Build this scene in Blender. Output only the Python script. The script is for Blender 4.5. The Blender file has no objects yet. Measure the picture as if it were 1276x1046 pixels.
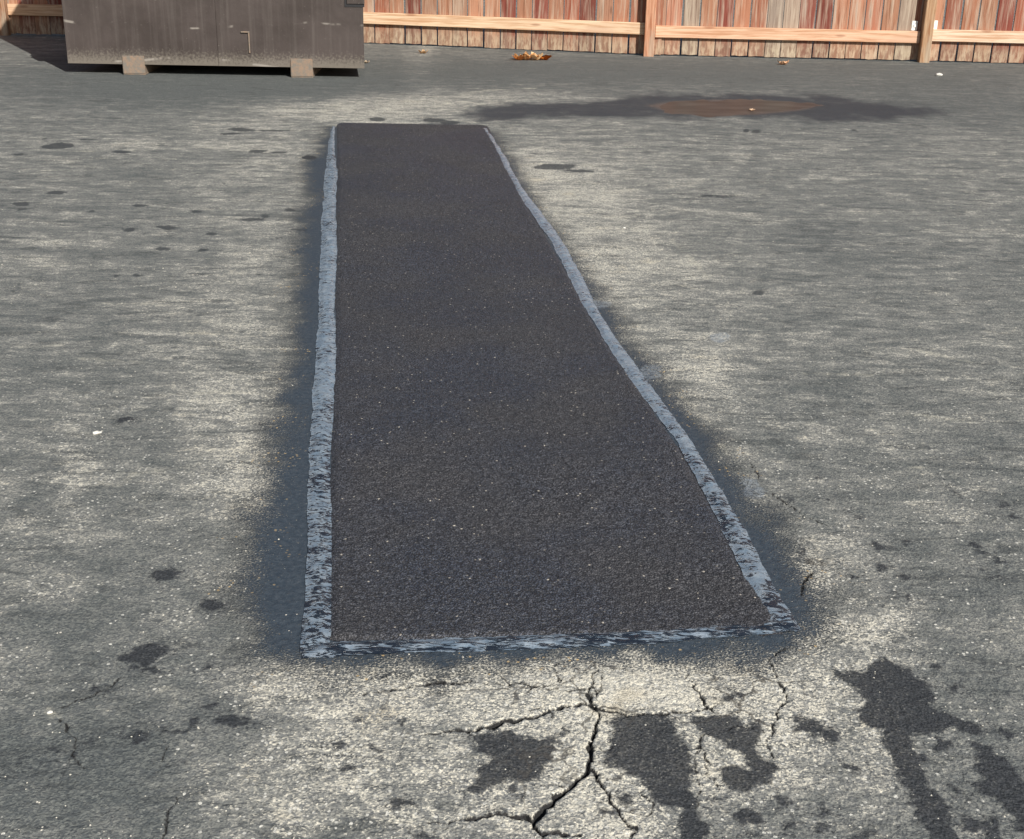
import bpy, bmesh, math, random
import numpy as np
from mathutils import Vector, Matrix, noise

# ------------------------------------------------------------------ camera, sky, sun, exposure
scene = bpy.context.scene
C = scene.collection
FPX, PITCH, ROLL, CAMH = 1650.0, math.radians(21.98), 0.020, 1.42
_F = np.array([0, math.cos(PITCH), -math.sin(PITCH)])
_R0 = np.array([1.0, 0, 0]); _U0 = np.array([0, math.sin(PITCH), math.cos(PITCH)])
_R = math.cos(ROLL)*_R0 + math.sin(ROLL)*_U0
_U = -math.sin(ROLL)*_R0 + math.cos(ROLL)*_U0
cam = bpy.data.objects.new('camera', bpy.data.cameras.new('camera')); C.objects.link(cam)
M = Matrix([[_R[i], _U[i], -_F[i], 0] for i in range(3)] + [[0, 0, 0, 1]])
M.translation = (0, 0, CAMH)
cam.matrix_world = M
cam.data.sensor_width = 36; cam.data.lens = 36*FPX/1276
cam.data.clip_start = 0.05; cam.data.clip_end = 3000
scene.camera = cam

SUN_EL, SUN_AZ = math.radians(34.5), math.radians(31)      # light travels towards +Y, turned AZ to the left
world = bpy.data.worlds.new('World'); scene.world = world; world.use_nodes = True
wn = world.node_tree; wn.nodes.clear()
sky = wn.nodes.new('ShaderNodeTexSky'); sky.sky_type = 'NISHITA'; sky.sun_disc = False
sky.sun_elevation = SUN_EL; sky.sun_rotation = math.radians(180)-SUN_AZ
sky.air_density = 1.0; sky.dust_density = 2.0; sky.ozone_density = 1.0
bg = wn.nodes.new('ShaderNodeBackground'); bg.inputs[1].default_value = 0.058
wo = wn.nodes.new('ShaderNodeOutputWorld')
wn.links.new(sky.outputs[0], bg.inputs[0]); wn.links.new(bg.outputs[0], wo.inputs[0])
sl = bpy.data.lights.new('sun', 'SUN'); sl.energy = 5.0; sl.angle = math.radians(0.53); sl.color = (1.0, 0.955, 0.89)
sun = bpy.data.objects.new('sun', sl); C.objects.link(sun)
sd = Vector((-math.sin(SUN_AZ)*math.cos(SUN_EL), math.cos(SUN_AZ)*math.cos(SUN_EL), -math.sin(SUN_EL)))
sun.rotation_euler = sd.to_track_quat('-Z', 'Y').to_euler(); sun.location = (4, -6, 8)
scene.view_settings.view_transform = 'Standard'; scene.view_settings.look = 'None'
scene.view_settings.gamma = 1; scene.view_settings.use_curve_mapping = False
scene.view_settings.exposure = 0.30
scene.cycles.max_bounces = 6

# ------------------------------------------------------------------ helpers
def at(x, y, z=0.0):
    """the point at height z that the photograph shows at pixel (x, y)"""
    d = _F*FPX + _R*(x-638) + _U*(523-y)
    t = (z-CAMH)/d[2]
    return np.array([0, 0, CAMH]) + d*t
def project(X, Y):
    q0, q1, q2 = X, Y, -CAMH
    zf = q1*_F[1]+q2*_F[2]
    return (638 + FPX*(q0*_R[0]+q1*_R[1]+q2*_R[2])/zf, 523 - FPX*(q0*_U[0]+q1*_U[1]+q2*_U[2])/zf)
def link(o, parent=None):
    C.objects.link(o)
    if parent is not None: o.parent = parent
    return o
def obj(name, bm, mat, parent=None, smooth=False):
    me = bpy.data.meshes.new(name); bm.to_mesh(me); bm.free()
    if mat: me.materials.append(mat)
    if smooth: me.polygons.foreach_set('use_smooth', [True]*len(me.polygons))
    return link(bpy.data.objects.new(name, me), parent)
def thing(name, label, cat, loc=(0, 0, 0), rotz=0, group=None):
    o = bpy.data.objects.new(name, None); C.objects.link(o)
    o.location = loc; o.rotation_euler = (0, 0, rotz); o.empty_display_size = .2
    tag(o, label, cat, group); return o
def tag(o, label, cat, group=None):
    o['label'] = label; o['category'] = cat
    if group: o['group'] = group
    return o
def box(bm, x0, x1, y0, y1, z0, z1, bev=0.0, segs=1):
    b = bmesh.new()
    bmesh.ops.create_cube(b, size=1)
    for v in b.verts:
        v.co = Vector(((x0+x1)/2+v.co.x*(x1-x0), (y0+y1)/2+v.co.y*(y1-y0), (z0+z1)/2+v.co.z*(z1-z0)))
    if bev: bmesh.ops.bevel(b, geom=b.edges[:], offset=bev, segments=segs, affect='EDGES')
    me = bpy.data.meshes.new('t'); b.to_mesh(me); b.free(); bm.from_mesh(me); bpy.data.meshes.remove(me)
def tube(bm, pts, r, n=8):
    pts = [Vector(p) for p in pts]; rings = []
    for i, p in enumerate(pts):
        d = (pts[min(i+1, len(pts)-1)]-pts[max(i-1, 0)]).normalized()
        a = d.orthogonal().normalized() if abs(d.z) > .9 else d.cross(Vector((0, 0, 1))).normalized()
        b = d.cross(a)
        rings.append([bm.verts.new(p+a*r*math.cos(2*math.pi*k/n)+b*r*math.sin(2*math.pi*k/n)) for k in range(n)])
    for s, t in zip(rings, rings[1:]):
        for k in range(n): bm.faces.new((s[k], s[(k+1) % n], t[(k+1) % n], t[k]))
    bm.faces.new(rings[0][::-1]); bm.faces.new(rings[-1])

class Mat:
    """small wrapper for writing node materials"""
    def __init__(s, name):
        s.m = bpy.data.materials.new(name); s.m.use_nodes = True
        s.t = s.m.node_tree; s.b = s.t.nodes['Principled BSDF']; s.out = s.t.nodes['Material Output']
        s.pos = s.t.nodes.new('ShaderNodeTexCoord').outputs['Object']
    def n(s, ty, **kw):
        x = s.t.nodes.new(ty)
        for k, v in kw.items(): setattr(x, k, v)
        return x
    def put(s, sock, v):
        if isinstance(v, bpy.types.NodeSocket): s.t.links.new(v, sock)
        else:
            if hasattr(sock.default_value, '__len__') and not hasattr(v, '__len__'): v = (v,)*len(sock.default_value)
            if hasattr(v, '__len__') and len(v) == 3 and len(sock.default_value) == 4: v = (*v, 1)
            sock.default_value = v
    def math(s, op, a, b=0.0, c=0.0, clamp=False):
        x = s.n('ShaderNodeMath', operation=op, use_clamp=clamp)
        s.put(x.inputs[0], a); s.put(x.inputs[1], b); s.put(x.inputs[2], c)
        return x.outputs[0]
    def ss(s, v, lo, hi, a=0.0, b=1.0):
        x = s.n('ShaderNodeMapRange', interpolation_type='SMOOTHSTEP')
        for k, w in zip(range(5), (v, lo, hi, a, b)): s.put(x.inputs[k], w)
        return x.outputs[0]
    def mix(s, f, a, b, blend='MIX'):
        x = s.n('ShaderNodeMix', data_type='RGBA', blend_type=blend)
        s.put(x.inputs[0], f); s.put(x.inputs[6], a); s.put(x.inputs[7], b)
        return x.outputs[2]
    def map(s, scale, loc=(0, 0, 0), rot=(0, 0, 0), src=None):
        x = s.n('ShaderNodeMapping'); s.put(x.inputs[0], src or s.pos)
        x.inputs[1].default_value = loc; x.inputs[2].default_value = rot; x.inputs[3].default_value = scale
        return x.outputs[0]
    def noise(s, scale, vec=None, detail=3, rough=.55, dist=0):
        x = s.n('ShaderNodeTexNoise'); s.put(x.inputs['Vector'], vec if vec is not None else s.pos)
        x.inputs['Scale'].default_value = scale; x.inputs['Detail'].default_value = detail
        x.inputs['Roughness'].default_value = rough; x.inputs['Distortion'].default_value = dist
        return x.outputs[0]
    def voro(s, scale, vec=None, feature='F1', rand=1.0):
        x = s.n('ShaderNodeTexVoronoi', feature=feature); s.put(x.inputs['Vector'], vec if vec is not None else s.pos)
        x.inputs['Scale'].default_value = scale; x.inputs['Randomness'].default_value = rand
        return x.outputs
    def attr(s, name):
        return s.n('ShaderNodeAttribute', attribute_name=name).outputs['Fac']
    def bump(s, h, dist, strength=1.0, normal=None):
        x = s.n('ShaderNodeBump'); x.inputs['Strength'].default_value = strength; x.inputs['Distance'].default_value = dist
        s.put(x.inputs['Height'], h)
        if normal is not None: s.t.links.new(normal, x.inputs['Normal'])
        return x.outputs[0]
    def fin(s, color=None, rough=None, normal=None, spec=None, metal=None, ior=None):
        for k, v in (('Base Color', color), ('Roughness', rough), ('Normal', normal), ('Specular IOR Level', spec), ('Metallic', metal), ('IOR', ior)):
            if v is not None: s.put(s.b.inputs[k], v)
        return s.m

def fbm_grid(X, Y, scale, seed=0, octaves=4):
    """cheap vectorised value noise, 0..1"""
    out = np.zeros_like(X); amp, tot = 1.0, 0.0
    for o in range(octaves):
        xs = X*scale*2**o+17.3*o; ys = Y*scale*2**o-9.1*o
        xi = np.floor(xs).astype(np.int64); yi = np.floor(ys).astype(np.int64)
        fx = xs-xi; fy = ys-yi; fx = fx*fx*(3-2*fx); fy = fy*fy*(3-2*fy)
        def h(a, b):
            n = (a*374761393 + b*668265263 + (seed+o)*974634777) & 0xffffffff
            n = ((n ^ (n >> 13))*1274126177) & 0xffffffff
            return ((n ^ (n >> 16)) & 0xffff)/65535.0
        v = (h(xi, yi)*(1-fx)+h(xi+1, yi)*fx)*(1-fy)+(h(xi, yi+1)*(1-fx)+h(xi+1, yi+1)*fx)*fy
        out += v*amp; tot += amp; amp *= .5
    return out/tot
def seg_dist(X, Y, pts, widths=None, pad=.25):
    """distance to a polyline minus its half width (metres), pts in world metres"""
    best = np.full(X.shape, 9.0)
    for i in range(len(pts)-1):
        a, b = pts[i], pts[i+1]; w0, w1 = (widths[i], widths[i+1]) if widths is not None else (0, 0)
        m = (X > min(a[0], b[0])-pad) & (X < max(a[0], b[0])+pad) & (Y > min(a[1], b[1])-pad) & (Y < max(a[1], b[1])+pad)
        if not m.any(): continue
        x, y = X[m], Y[m]; dx, dy = b[0]-a[0], b[1]-a[1]
        t = np.clip(((x-a[0])*dx+(y-a[1])*dy)/(dx*dx+dy*dy+1e-12), 0, 1)
        d = np.hypot(x-a[0]-t*dx, y-a[1]-t*dy)-(w0+(w1-w0)*t)
        best[m] = np.minimum(best[m], d)
    return best
def poly_sd(X, Y, pts, pad=.25):
    """signed distance to a closed polygon (negative inside)"""
    d = seg_dist(X, Y, pts+[pts[0]], pad=pad)
    P = np.array(pts)
    m = (X > P[:, 0].min()) & (X < P[:, 0].max()) & (Y > P[:, 1].min()) & (Y < P[:, 1].max())
    ins = np.zeros(m.sum(), bool); x, y = X[m], Y[m]
    for i in range(len(pts)):
        a, b = P[i], P[(i+1) % len(pts)]
        c = ((a[1] > y) != (b[1] > y)) & (x < (b[0]-a[0])*(y-a[1])/(b[1]-a[1]+1e-12)+a[0])
        ins ^= c
    s = np.ones(X.shape); t = np.ones(ins.shape); t[ins] = -1; s[m] = t
    d = np.where((s < 0) & (d > 8), 0.5, d)
    return d*s
def W(pts, z=0): return [tuple(at(x, y, z)[:2]) for x, y in pts]
def z6(pts): return [(x/3.038, 800+y/3.038) for x, y in pts]
def z7(pts): return [(400+x/3.038, 800+y/3.038) for x, y in pts]
def z8(pts): return [(800+x/2.681, 800+y/2.681) for x, y in pts]
def smooth01(v, lo, hi):
    t = np.clip((v-lo)/(hi-lo), 0, 1); return t*t*(3-2*t)

# ------------------------------------------------------------------ traced marks (as they lie on the ground)
PATCH = [(421, 152), (603, 156), (622, 192), (650, 250), (700, 335), (745, 420), (800, 500), (850, 575), (900, 670), (925, 725), (962, 772),
         (800, 786), (600, 797), (410, 801), (414, 720), (414, 620), (415, 540), (420, 440), (420, 340), (420, 240)]
PUDDLE = [(808, 131), (840, 126), (900, 124), (960, 125), (1022, 130), (1000, 137), (950, 142), (890, 144), (840, 141)]
TACK = [(408, 158), (398, 190), (384, 200), (378, 222), (394, 250), (374, 262), (368, 330), (366, 400), (352, 470), (346, 540), (337, 600), (316, 640),
        (306, 700), (300, 760), (322, 800), (366, 832), (450, 840), (560, 829), (700, 824), (800, 822), (900, 830), (965, 815), (1018, 785), (1022, 740), (990, 700),
        (958, 650), (925, 610), (890, 545), (850, 500), (800, 450), (785, 425), (752, 375), (712, 318), (690, 285), (668, 250), (640, 205), (612, 165)]
STAINS = [z7([(550, 355), (640, 340), (720, 335), (780, 365), (840, 375), (880, 350), (920, 385), (870, 420), (860, 490), (800, 525), (720, 525),
              (650, 545), (600, 575), (540, 570), (570, 530), (610, 480), (630, 440), (590, 410)]),
          [(760, 899), (772, 892), (800, 890), (822, 891), (841, 901), (852, 923), (862, 945), (869, 960), (856, 968), (869, 994), (872, 1010), (886, 1030),
           (880, 1052), (850, 1050), (845, 1009), (822, 1001), (810, 985), (795, 975), (780, 965), (765, 958), (757, 945), (762, 925), (766, 912)],
          z8([(170, 260), (240, 240), (310, 245), (330, 290), (360, 262), (385, 260), (400, 300), (380, 340), (420, 390), (450, 420), (435, 465), (380, 480),
              (370, 510), (300, 495), (265, 440), (300, 410), (360, 420), (340, 380), (280, 340), (210, 320), (180, 290)]),
          z8([(610, 85), (700, 110), (760, 80), (820, 55), (900, 90), (960, 150), (985, 215), (1020, 240), (1100, 260), (1160, 290), (1100, 310), (1040, 290),
              (950, 320), (900, 310), (930, 370), (940, 430), (970, 500), (1020, 560), (1060, 640), (1080, 700), (970, 700), (930, 600), (890, 520), (870, 460),
              (830, 400), (810, 350), (800, 290), (725, 270), (720, 230), (740, 190), (700, 150), (650, 120)]),
          z8([(1095, 340), (1180, 350), (1220, 400), (1260, 450), (1290, 520), (1320, 640), (1260, 640), (1210, 550), (1180, 530), (1130, 510), (1100, 480), (1140, 460), (1120, 400)]),
          z8([(1140, 580), (1180, 590), (1215, 680), (1150, 680)])]
def E6(x, y, a, b): return (x/3.038, 800+y/3.038, a/3.038, b/3.038)
def E7(x, y, a, b): return (400+x/3.038, 800+y/3.038, a/3.038, b/3.038)
def E8(x, y, a, b): return (800+x/2.681, 800+y/2.681, a/2.681, b/2.681)
def E5(x, y, a, b): return (x/2.988, 150+y/2.988, a/2.988, b/2.988)
def E3(x, y, a, b): return (960+x/2.987, 450+y/2.987, a/2.987, b/2.987)
SPOTS = [(1025, 915, 12, 7), (905, 872, 10, 4), (1150, 945, 9, 6), (1255, 1000, 16, 22), (1215, 1030, 14, 12), (1160, 1035, 10, 8), (700, 915, 6, 4), E8(560, 275, 45, 25), E8(710, 432, 25, 15), E8(462, 535, 26, 22), E8(340, 585, 45, 26), E8(490, 630, 20, 22), E8(610, 612, 22, 20), E8(730, 655, 35, 12), E8(380, 650, 18, 9),
         E8(300, 175, 22, 18), E8(640, 310, 28, 26), E8(1000, 345, 30, 24), E8(1050, 155, 30, 9), E8(1225, 310, 25, 12), E8(980, 80, 22, 20), E8(1040, 500, 20, 22), E8(600, 565, 25, 14),
         E8(240, 535, 18, 10), E8(880, 95, 25, 14), E8(110, 350, 35, 22), E8(70, 520, 20, 12),
         E6(540, 50, 100, 36), E6(560, 105, 60, 14), E6(795, 98, 28, 14), E6(800, 233, 20, 16), E6(870, 305, 48, 24), E6(930, 308, 45, 10), E6(690, 330, 70, 10), E6(750, 300, 30, 18), E6(520, 355, 58, 16),
         E6(210, 405, 20, 6), E6(170, 450, 16, 6), E6(100, 445, 14, 6), E6(350, 370, 12, 12), E6(20, 507, 18, 4), E6(280, 430, 8, 14), E6(645, 472, 10, 5), E6(385, 180, 24, 7), E6(1265, 400, 12, 20),
         E7(148, 290, 20, 12), E7(298, 312, 18, 12), E7(95, 475, 28, 14), E7(300, 610, 34, 20), E7(215, 403, 40, 10), E7(75, 390, 40, 18), E7(735, 555, 28, 22), E7(755, 592, 15, 11),
         E7(1155, 600, 34, 38), E7(1085, 640, 36, 16), E7(1090, 460, 26, 22), E7(400, 735, 40, 12), E7(230, 140, 14, 10), E7(435, 155, 42, 9), E7(690, 655, 34, 8),
         E3(410, 690, 48, 9), E3(515, 680, 15, 9), E3(415, 770, 28, 14), E3(245, 744, 15, 6), E3(345, 625, 12, 6), E3(320, 580, 12, 9), E3(755, 685, 24, 11), E3(785, 712, 25, 8),
         E3(855, 742, 24, 9), E3(785, 773, 18, 6), E3(850, 808, 18, 6), E3(500, 805, 30, 8), E3(470, 858, 12, 6), E3(515, 885, 14, 10), E3(905, 578, 22, 7), E3(205, 515, 16, 5), E3(190, 437, 10, 5),
         E3(305, 800, 14, 9), E3(70, 518, 9, 9), E3(120, 712, 14, 12), E3(150, 655, 9, 4), E3(875, 540, 8, 14), E3(700, 490, 6, 14),
         (208, 716, 22, 6), (262, 755, 16, 7), (155, 524, 12, 4), (495, 106, 8, 1.2), (386, 197, 10, 3)]
FAINT = [E5(220, 95, 60, 12), E5(210, 270, 38, 7), E5(80, 312, 40, 8), E5(80, 333, 15, 4), E5(515, 318, 32, 5), E5(730, 340, 25, 5), E5(480, 408, 30, 7), E5(620, 400, 50, 6), E5(787, 424, 25, 5),
         E5(605, 478, 35, 6), E5(757, 484, 18, 5), E5(940, 370, 50, 6), E5(985, 358, 14, 6), E5(515, 576, 25, 5), E5(965, 573, 12, 4), E5(715, 710, 7, 4), E5(838, 234, 10, 3), E5(1035, 440, 18, 4),
         E5(450, 118, 40, 5), E5(70, 127, 30, 4), E5(900, 36, 70, 6), E5(1010, 40, 80, 4), E5(850, 52, 50, 4), E5(960, 116, 40, 6), E5(1040, 120, 40, 4), E5(320, 72, 48, 3), E5(160, 70, 20, 3), E5(1130, 410, 46, 6), E5(466, 158, 5, 5), E5(340, 340, 16, 4),
         E5(430, 580, 14, 4), E5(535, 422, 12, 3), E5(1080, 335, 18, 5), E5(525, 860, 16, 4), E5(75, 610, 8, 4), E5(50, 638, 14, 3), E5(605, 168, 14, 3),
         (540, 150, 14, 2.5), (470, 149, 12, 2.5), (560, 153, 14, 2), (690, 208, 30, 3), (720, 213, 22, 2), (945, 365, 8, 3), (930, 163, 5, 2), (943, 164, 5, 2), (1065, 163, 4, 2), (895, 245, 30, 1.5)]
CRACKS = [([(742, 858), (700, 862), (668, 858), (640, 850)], [2, 1.5, 1.5, .5]), ([(742, 868), (752, 850), (748, 832)], [2, 1, .6]), ([(690, 893), (672, 880), (660, 884)], [1, 1.4, .5]),
          ([(706, 985), (690, 975), (678, 978)], [1.4, 1, .5]), ([(744, 930), (756, 936), (770, 930)], [1.5, 1, .5]), ([(560, 912), (530, 918), (505, 914)], [1.5, 1, .5]), ([(865, 925), (880, 940), (884, 965), (900, 985)], [1.2, 1.5, 1, .5]),
          ([(905, 912), (925, 905), (950, 912)], [1, 1.4, .6]), ([(963, 905), (958, 930), (966, 955)], [1.2, 1.4, .5]), ([(800, 985), (815, 1000), (810, 1020)], [1, 1.4, .6]), ([(700, 850), (690, 838), (696, 826)], [1.2, 1, .5]),
          (z7([(1040, 80), (1035, 130), (1025, 175), (1008, 200), (1030, 240), (1048, 262), (1040, 330), (1022, 380), (1026, 440), (1015, 485), (970, 530), (910, 580), (860, 625), (800, 680), (760, 665), (700, 660), (640, 664), (520, 676), (400, 682)]),
           [1.5, 2, 3, 4, 6, 5, 7, 10, 9, 8, 7, 10, 7, 7, 8, 6, 4, 2.5, .5]),
          (z7([(1030, 240), (940, 240), (860, 265), (780, 290), (700, 300), (640, 325), (560, 330), (470, 345)]), [7, 5, 8, 6, 9, 8, 6, 1]),
          (z7([(1030, 240), (1100, 265), (1160, 275), (1276, 272), (1420, 262), (1500, 240)]), [7, 5, 4, 3, 3, 2]),
          (z8([(150, 100), (175, 150), (195, 185), (225, 212), (240, 235)]), [1, 3, 4, 4, 2]),
          (z8([(425, 60), (440, 100), (470, 150), (480, 190), (460, 230), (445, 280), (425, 320)]), [1, 1.5, 3, 3, 3, 2.5, 1]),
          (z8([(425, 68), (450, 40), (475, 18)]), [1, 2, 1]),
          (z7([(1030, 485), (1060, 540), (1090, 590), (1130, 650), (1160, 670), (1180, 710), (1182, 790)]), [6, 5, 4, 4, 4, 4, 3]),
          (z7([(800, 680), (835, 720), (900, 715), (970, 735)]), [8, 6, 4, 2]), (z7([(835, 718), (850, 790)]), [6, 5]),
          (z7([(160, 200), (230, 190), (300, 180), (380, 160), (440, 155), (500, 150), (600, 160), (700, 163), (1000, 176)]), [2, 3, 1.5, 4, 7, 3, 1, 1, .6]),
          (z7([(775, 200), (810, 170), (860, 165)]), [1, 2, 1]),
          (z8([(220, 300), (180, 345), (170, 380), (185, 420), (195, 500), (180, 560)]), [2, 3, 3, 2, 1.5, .8]),
          (z6([(230, 285), (245, 325), (275, 350), (290, 395)]), [1, 3, 1, 1]), (z6([(285, 390), (275, 425), (300, 455), (340, 480)]), [2, 3, 1, .6]),
          (z6([(620, 400), (610, 450)]), [2, 1]), (z6([(660, 590), (630, 680), (620, 760)]), [1, 2.5, 2]), (z6([(230, 245), (320, 210), (420, 165), (460, 130)]), [1, 1, 2, 2]),
          ([(1012, 712), (1003, 722), (1000, 745)], [3, 4, 1]), ([(960, 612), (1000, 640), (1030, 655)], [1.5, 2, 1]), ([(925, 562), (950, 600)], [1, 1])]
LIGHTLINES = [(z6([(1165, 68), (1160, 100), (1178, 130)]), 2.5), (z6([(1060, 100), (1160, 98)]), 2.5), ([(836, 298), (866, 328), (890, 358)], 1.2), ([(430, 128), (500, 118), (560, 122), (600, 114), (680, 109), (760, 112)], 1.6), ([(548, 146), (580, 152), (612, 155), (640, 158)], 1.6), ([(560, 137), (585, 131), (640, 125), (720, 122)], 1.2), ([(841, 490), (865, 508), (886, 528)], 2.2), ([(886, 540), (905, 566)], 4),
              ([(0, 159), (60, 158), (130, 160)], 1.2), ([(55, 189), (150, 188), (260, 184), (400, 192)], 1.6), ([(28, 213), (110, 212)], 1), ([(0, 221), (120, 219)], .8), ([(0, 306), (30, 305)], 1.5),
              ([(0, 333), (80, 331)], 2), ([(92, 384), (130, 379), (188, 379)], 1.5), ([(332, 410), (350, 406), (362, 404)], 1.5), ([(15, 433), (75, 431)], 1.2), ([(93, 446), (180, 453)], 1.8), ([(195, 493), (260, 489), (310, 490)], 2.2),
              ([(0, 576), (60, 560)], 2.5), ([(120, 600), (145, 605), (170, 590), (235, 580)], 3), ([(222, 322), (280, 322)], 1), ([(545, 122), (600, 113), (660, 110)], 2), ([(620, 117), (700, 114)], 1.5),
              ([(520, 140), (560, 128), (620, 124)], 1.8), ([(410, 132), (500, 126)], 2), ([(350, 142), (400, 138), (440, 150)], 2), ([(800, 200), (890, 201)], 1), ([(830, 168), (920, 172)], 1), ([(1000, 178), (1140, 179)], 1),
              ([(985, 303), (1040, 304)], 1.5), ([(1070, 298), (1100, 297)], 1), ([(920, 345), (1010, 344)], 1.4), ([(1010, 376), (1080, 374)], 1.2), ([(1080, 435), (1140, 436), (1210, 452)], 2.2), ([(1000, 465), (1085, 468)], 1.5),
              ([(1085, 535), (1110, 542)], 2.5), ([(1090, 522), (1130, 516), (1220, 528)], 2), ([(1135, 582), (1155, 582)], 1.5), ([(212, 858), (217, 876)], .8), ([(60, 885), (66, 893)], 2.2)]
BLUE = [(812, 465, 13, 9), (938, 608, 12, 12), (896, 420, 12, 6), (740, 380, 22, 5)]
# soft areas where the seal coat is worn pale: centre x, y, radius x, y, amount
WEAR = [(300, 560, 75, 110, .42), (250, 420, 90, 90, .22), (310, 330, 70, 60, .28), (330, 200, 80, 50, .35), (470, 135, 130, 17, .60), (600, 120, 110, 10, .45), (520, 82, 22, 26, .32), (530, 60, 14, 10, .2),
        (690, 230, 70, 45, .42), (780, 330, 80, 70, .42), (700, 280, 40, 50, .3), (850, 440, 110, 60, .30), (800, 210, 180, 40, .16), (930, 530, 110, 60, .10), (1030, 700, 45, 50, .40), (1080, 790, 70, 50, .3),
        (960, 860, 140, 60, .50), (780, 860, 110, 40, .75), (600, 850, 170, 30, .42), (680, 930, 130, 70, .55), (480, 880, 90, 50, .36), (430, 930, 60, 60, .3), (600, 1010, 200, 50, .40), (300, 1000, 90, 60, .22), (760, 1010, 60, 60, .5),
        (900, 960, 60, 90, .45), (985, 920, 60, 60, .3), (350, 850, 70, 50, .30), (120, 560, 60, 50, .16), (90, 620, 22, 110, .30), (30, 550, 60, 22, .2), (330, 700, 30, 90, .2), (1090, 980, 120, 80, .12), (1150, 600, 130, 100, .02),
        (1000, 230, 260, 90, .04), (1100, 430, 180, 30, .12), (900, 350, 60, 30, .1), (150, 830, 60, 30, .1), (280, 610, 60, 40, .12), (100, 270, 120, 70, .06), (40, 330, 60, 14, .3), (240, 490, 80, 14, .2),
        (100, 500, 120, 60, -.10), (60, 420, 80, 40, -.1), (100, 950, 150, 100, -.32), (60, 780, 100, 120, -.08), (200, 700, 90, 70, -.08), (300, 115, 300, 14, -.25), (200, 105, 300, 30, -.25), (800, 90, 600, 22, -.45), (1150, 130, 150, 26, -.35),
        (1060, 490, 130, 22, -.1), (1180, 560, 100, 60, -.1), (1230, 680, 80, 60, -.1), (1000, 290, 50, 30, -.12), (1150, 740, 60, 40, -.06), (700, 145, 90, 8, -.1), (480, 100, 30, 10, -.1), (760, 250, 24, 30, .25), (810, 300, 22, 40, .25), (870, 345, 26, 24, .2), (745, 330, 40, 60, .3), (660, 205, 30, 25, .35), (880, 470, 40, 40, .25), (1010, 715, 18, 25, .45), (455, 152, 60, 6, .3), (200, 178, 200, 9, .22), (330, 160, 60, 8, .3), (60, 300, 90, 8, .3), (1100, 200, 160, 60, .06), (1120, 520, 90, 14, .2)]
DAMP = [(580, 140), (640, 131), (720, 130), (780, 120), (820, 115), (900, 117), (1000, 116), (1060, 122), (1140, 130), (1190, 142), (1110, 152), (1010, 150), (900, 149), (800, 148), (700, 147), (640, 152), (592, 151)]

# ------------------------------------------------------------------ ground
def grid_rows(n, y0, y1):
    """distances whose spacing grows with the square of the distance"""
    a, b = 1/y0, 1/y1
    return 1/np.linspace(a, b, n)
NR, NC = 560, 720
rows = np.concatenate([grid_rows(NR, 1.5, 14.0)])
u = np.linspace(-1, 1, NC)
Yg = np.repeat(rows[:, None], NC, 1); Xg = u[None, :]*(0.25+0.42*Yg)
X, Y = Xg.ravel(), Yg.ravel()
PX, PY = project(X, Y)
wear = np.zeros_like(X)
for cx, cy, rx, ry, a in WEAR:
    wear += a*((.84 if cy > 650 or cy < 150 else .66) if a > 0 else 1)*np.exp(-(((PX-cx)/rx)**2+((PY-cy)/ry)**2)*1.1)
tackp = W(TACK)
# ragged tack outline: shift the sample points by noise
jx = (fbm_grid(X, Y, 9, 3)-.5)*.10; jy = (fbm_grid(X, Y, 9, 7)-.5)*.10
tack = poly_sd(X+jx, Y+jy*2, tackp, pad=.4)
jx = (fbm_grid(X, Y, 40, 13, 5)-.5)*.034; jy = (fbm_grid(X, Y, 40, 17, 5)-.5)*.034
stain = np.full_like(X, 9.0)
for p in STAINS: stain = np.minimum(stain, poly_sd(X+jx, Y+jy, W(p)))
def ellipses(lst):
    out = np.full_like(X, 9.0)
    for cx, cy, rx, ry in lst:
        c = at(cx, cy); l = at(cx-rx, cy); t = at(cx, cy-ry)
        ax = max(abs(c[0]-l[0]), .004); ay = max(abs(t[1]-c[1]), .004)
        m = (np.abs(X-c[0]) < ax*3+.05) & (np.abs(Y-c[1]) < ay*3+.05)
        ang = math.sin(cx*12.9+cy)*.35
        dx = X[m]+jx[m]*1.3-c[0]; dy = Y[m]+jy[m]*1.3-c[1]
        dx, dy = dx*math.cos(ang)-dy*math.sin(ang), dx*math.sin(ang)+dy*math.cos(ang)
        r = np.sqrt((dx/ax)**2+(dy/ay)**2)
        out[m] = np.minimum(out[m], (r-1)*min(ax, ay))
    return out
stain = np.minimum(stain, ellipses(SPOTS))
faint = ellipses(FAINT)
blue = ellipses(BLUE)
jx2 = (fbm_grid(X, Y, 55, 23, 3)-.5)*.022; jy2 = (fbm_grid(X, Y, 55, 27, 3)-.5)*.022
crack = np.full_like(X, 9.0)
for p, w in CRACKS:
    ppm = FPX/ (at(*p[0])[1]*1.05)          # pixels per metre here
    w = [k*(1+.9*abs(p[min(i+1, len(p)-1)][0]-p[max(i-1, 0)][0])/(math.hypot(p[min(i+1, len(p)-1)][0]-p[max(i-1, 0)][0], p[min(i+1, len(p)-1)][1]-p[max(i-1, 0)][1])+1e-6)) for i, k in enumerate(w)]
    crack = np.minimum(crack, seg_dist(X+jx2, Y+jy2, W(p), [k/3.0/ppm*.82 for k in w]))
lline = np.full_like(X, 9.0)
for p, w in LIGHTLINES:
    d = at(*p[0])[1]
    ws = [w*.5*d/FPX*max(1, d/CAMH*.75)]*len(p)
    ws[0] *= .2; ws[-1] *= .2
    lline = np.minimum(lline, seg_dist(X+jx2*1.5, Y+jy2*1.5, W(p), ws))
damp = poly_sd(X+(fbm_grid(X, Y, 3, 31)-.5)*.35, Y+(fbm_grid(X, Y, 3, 37)-.5)*.5, W(DAMP), pad=1.5)
jd = (fbm_grid(X, Y, 6, 39, 4)-.5)
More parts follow.
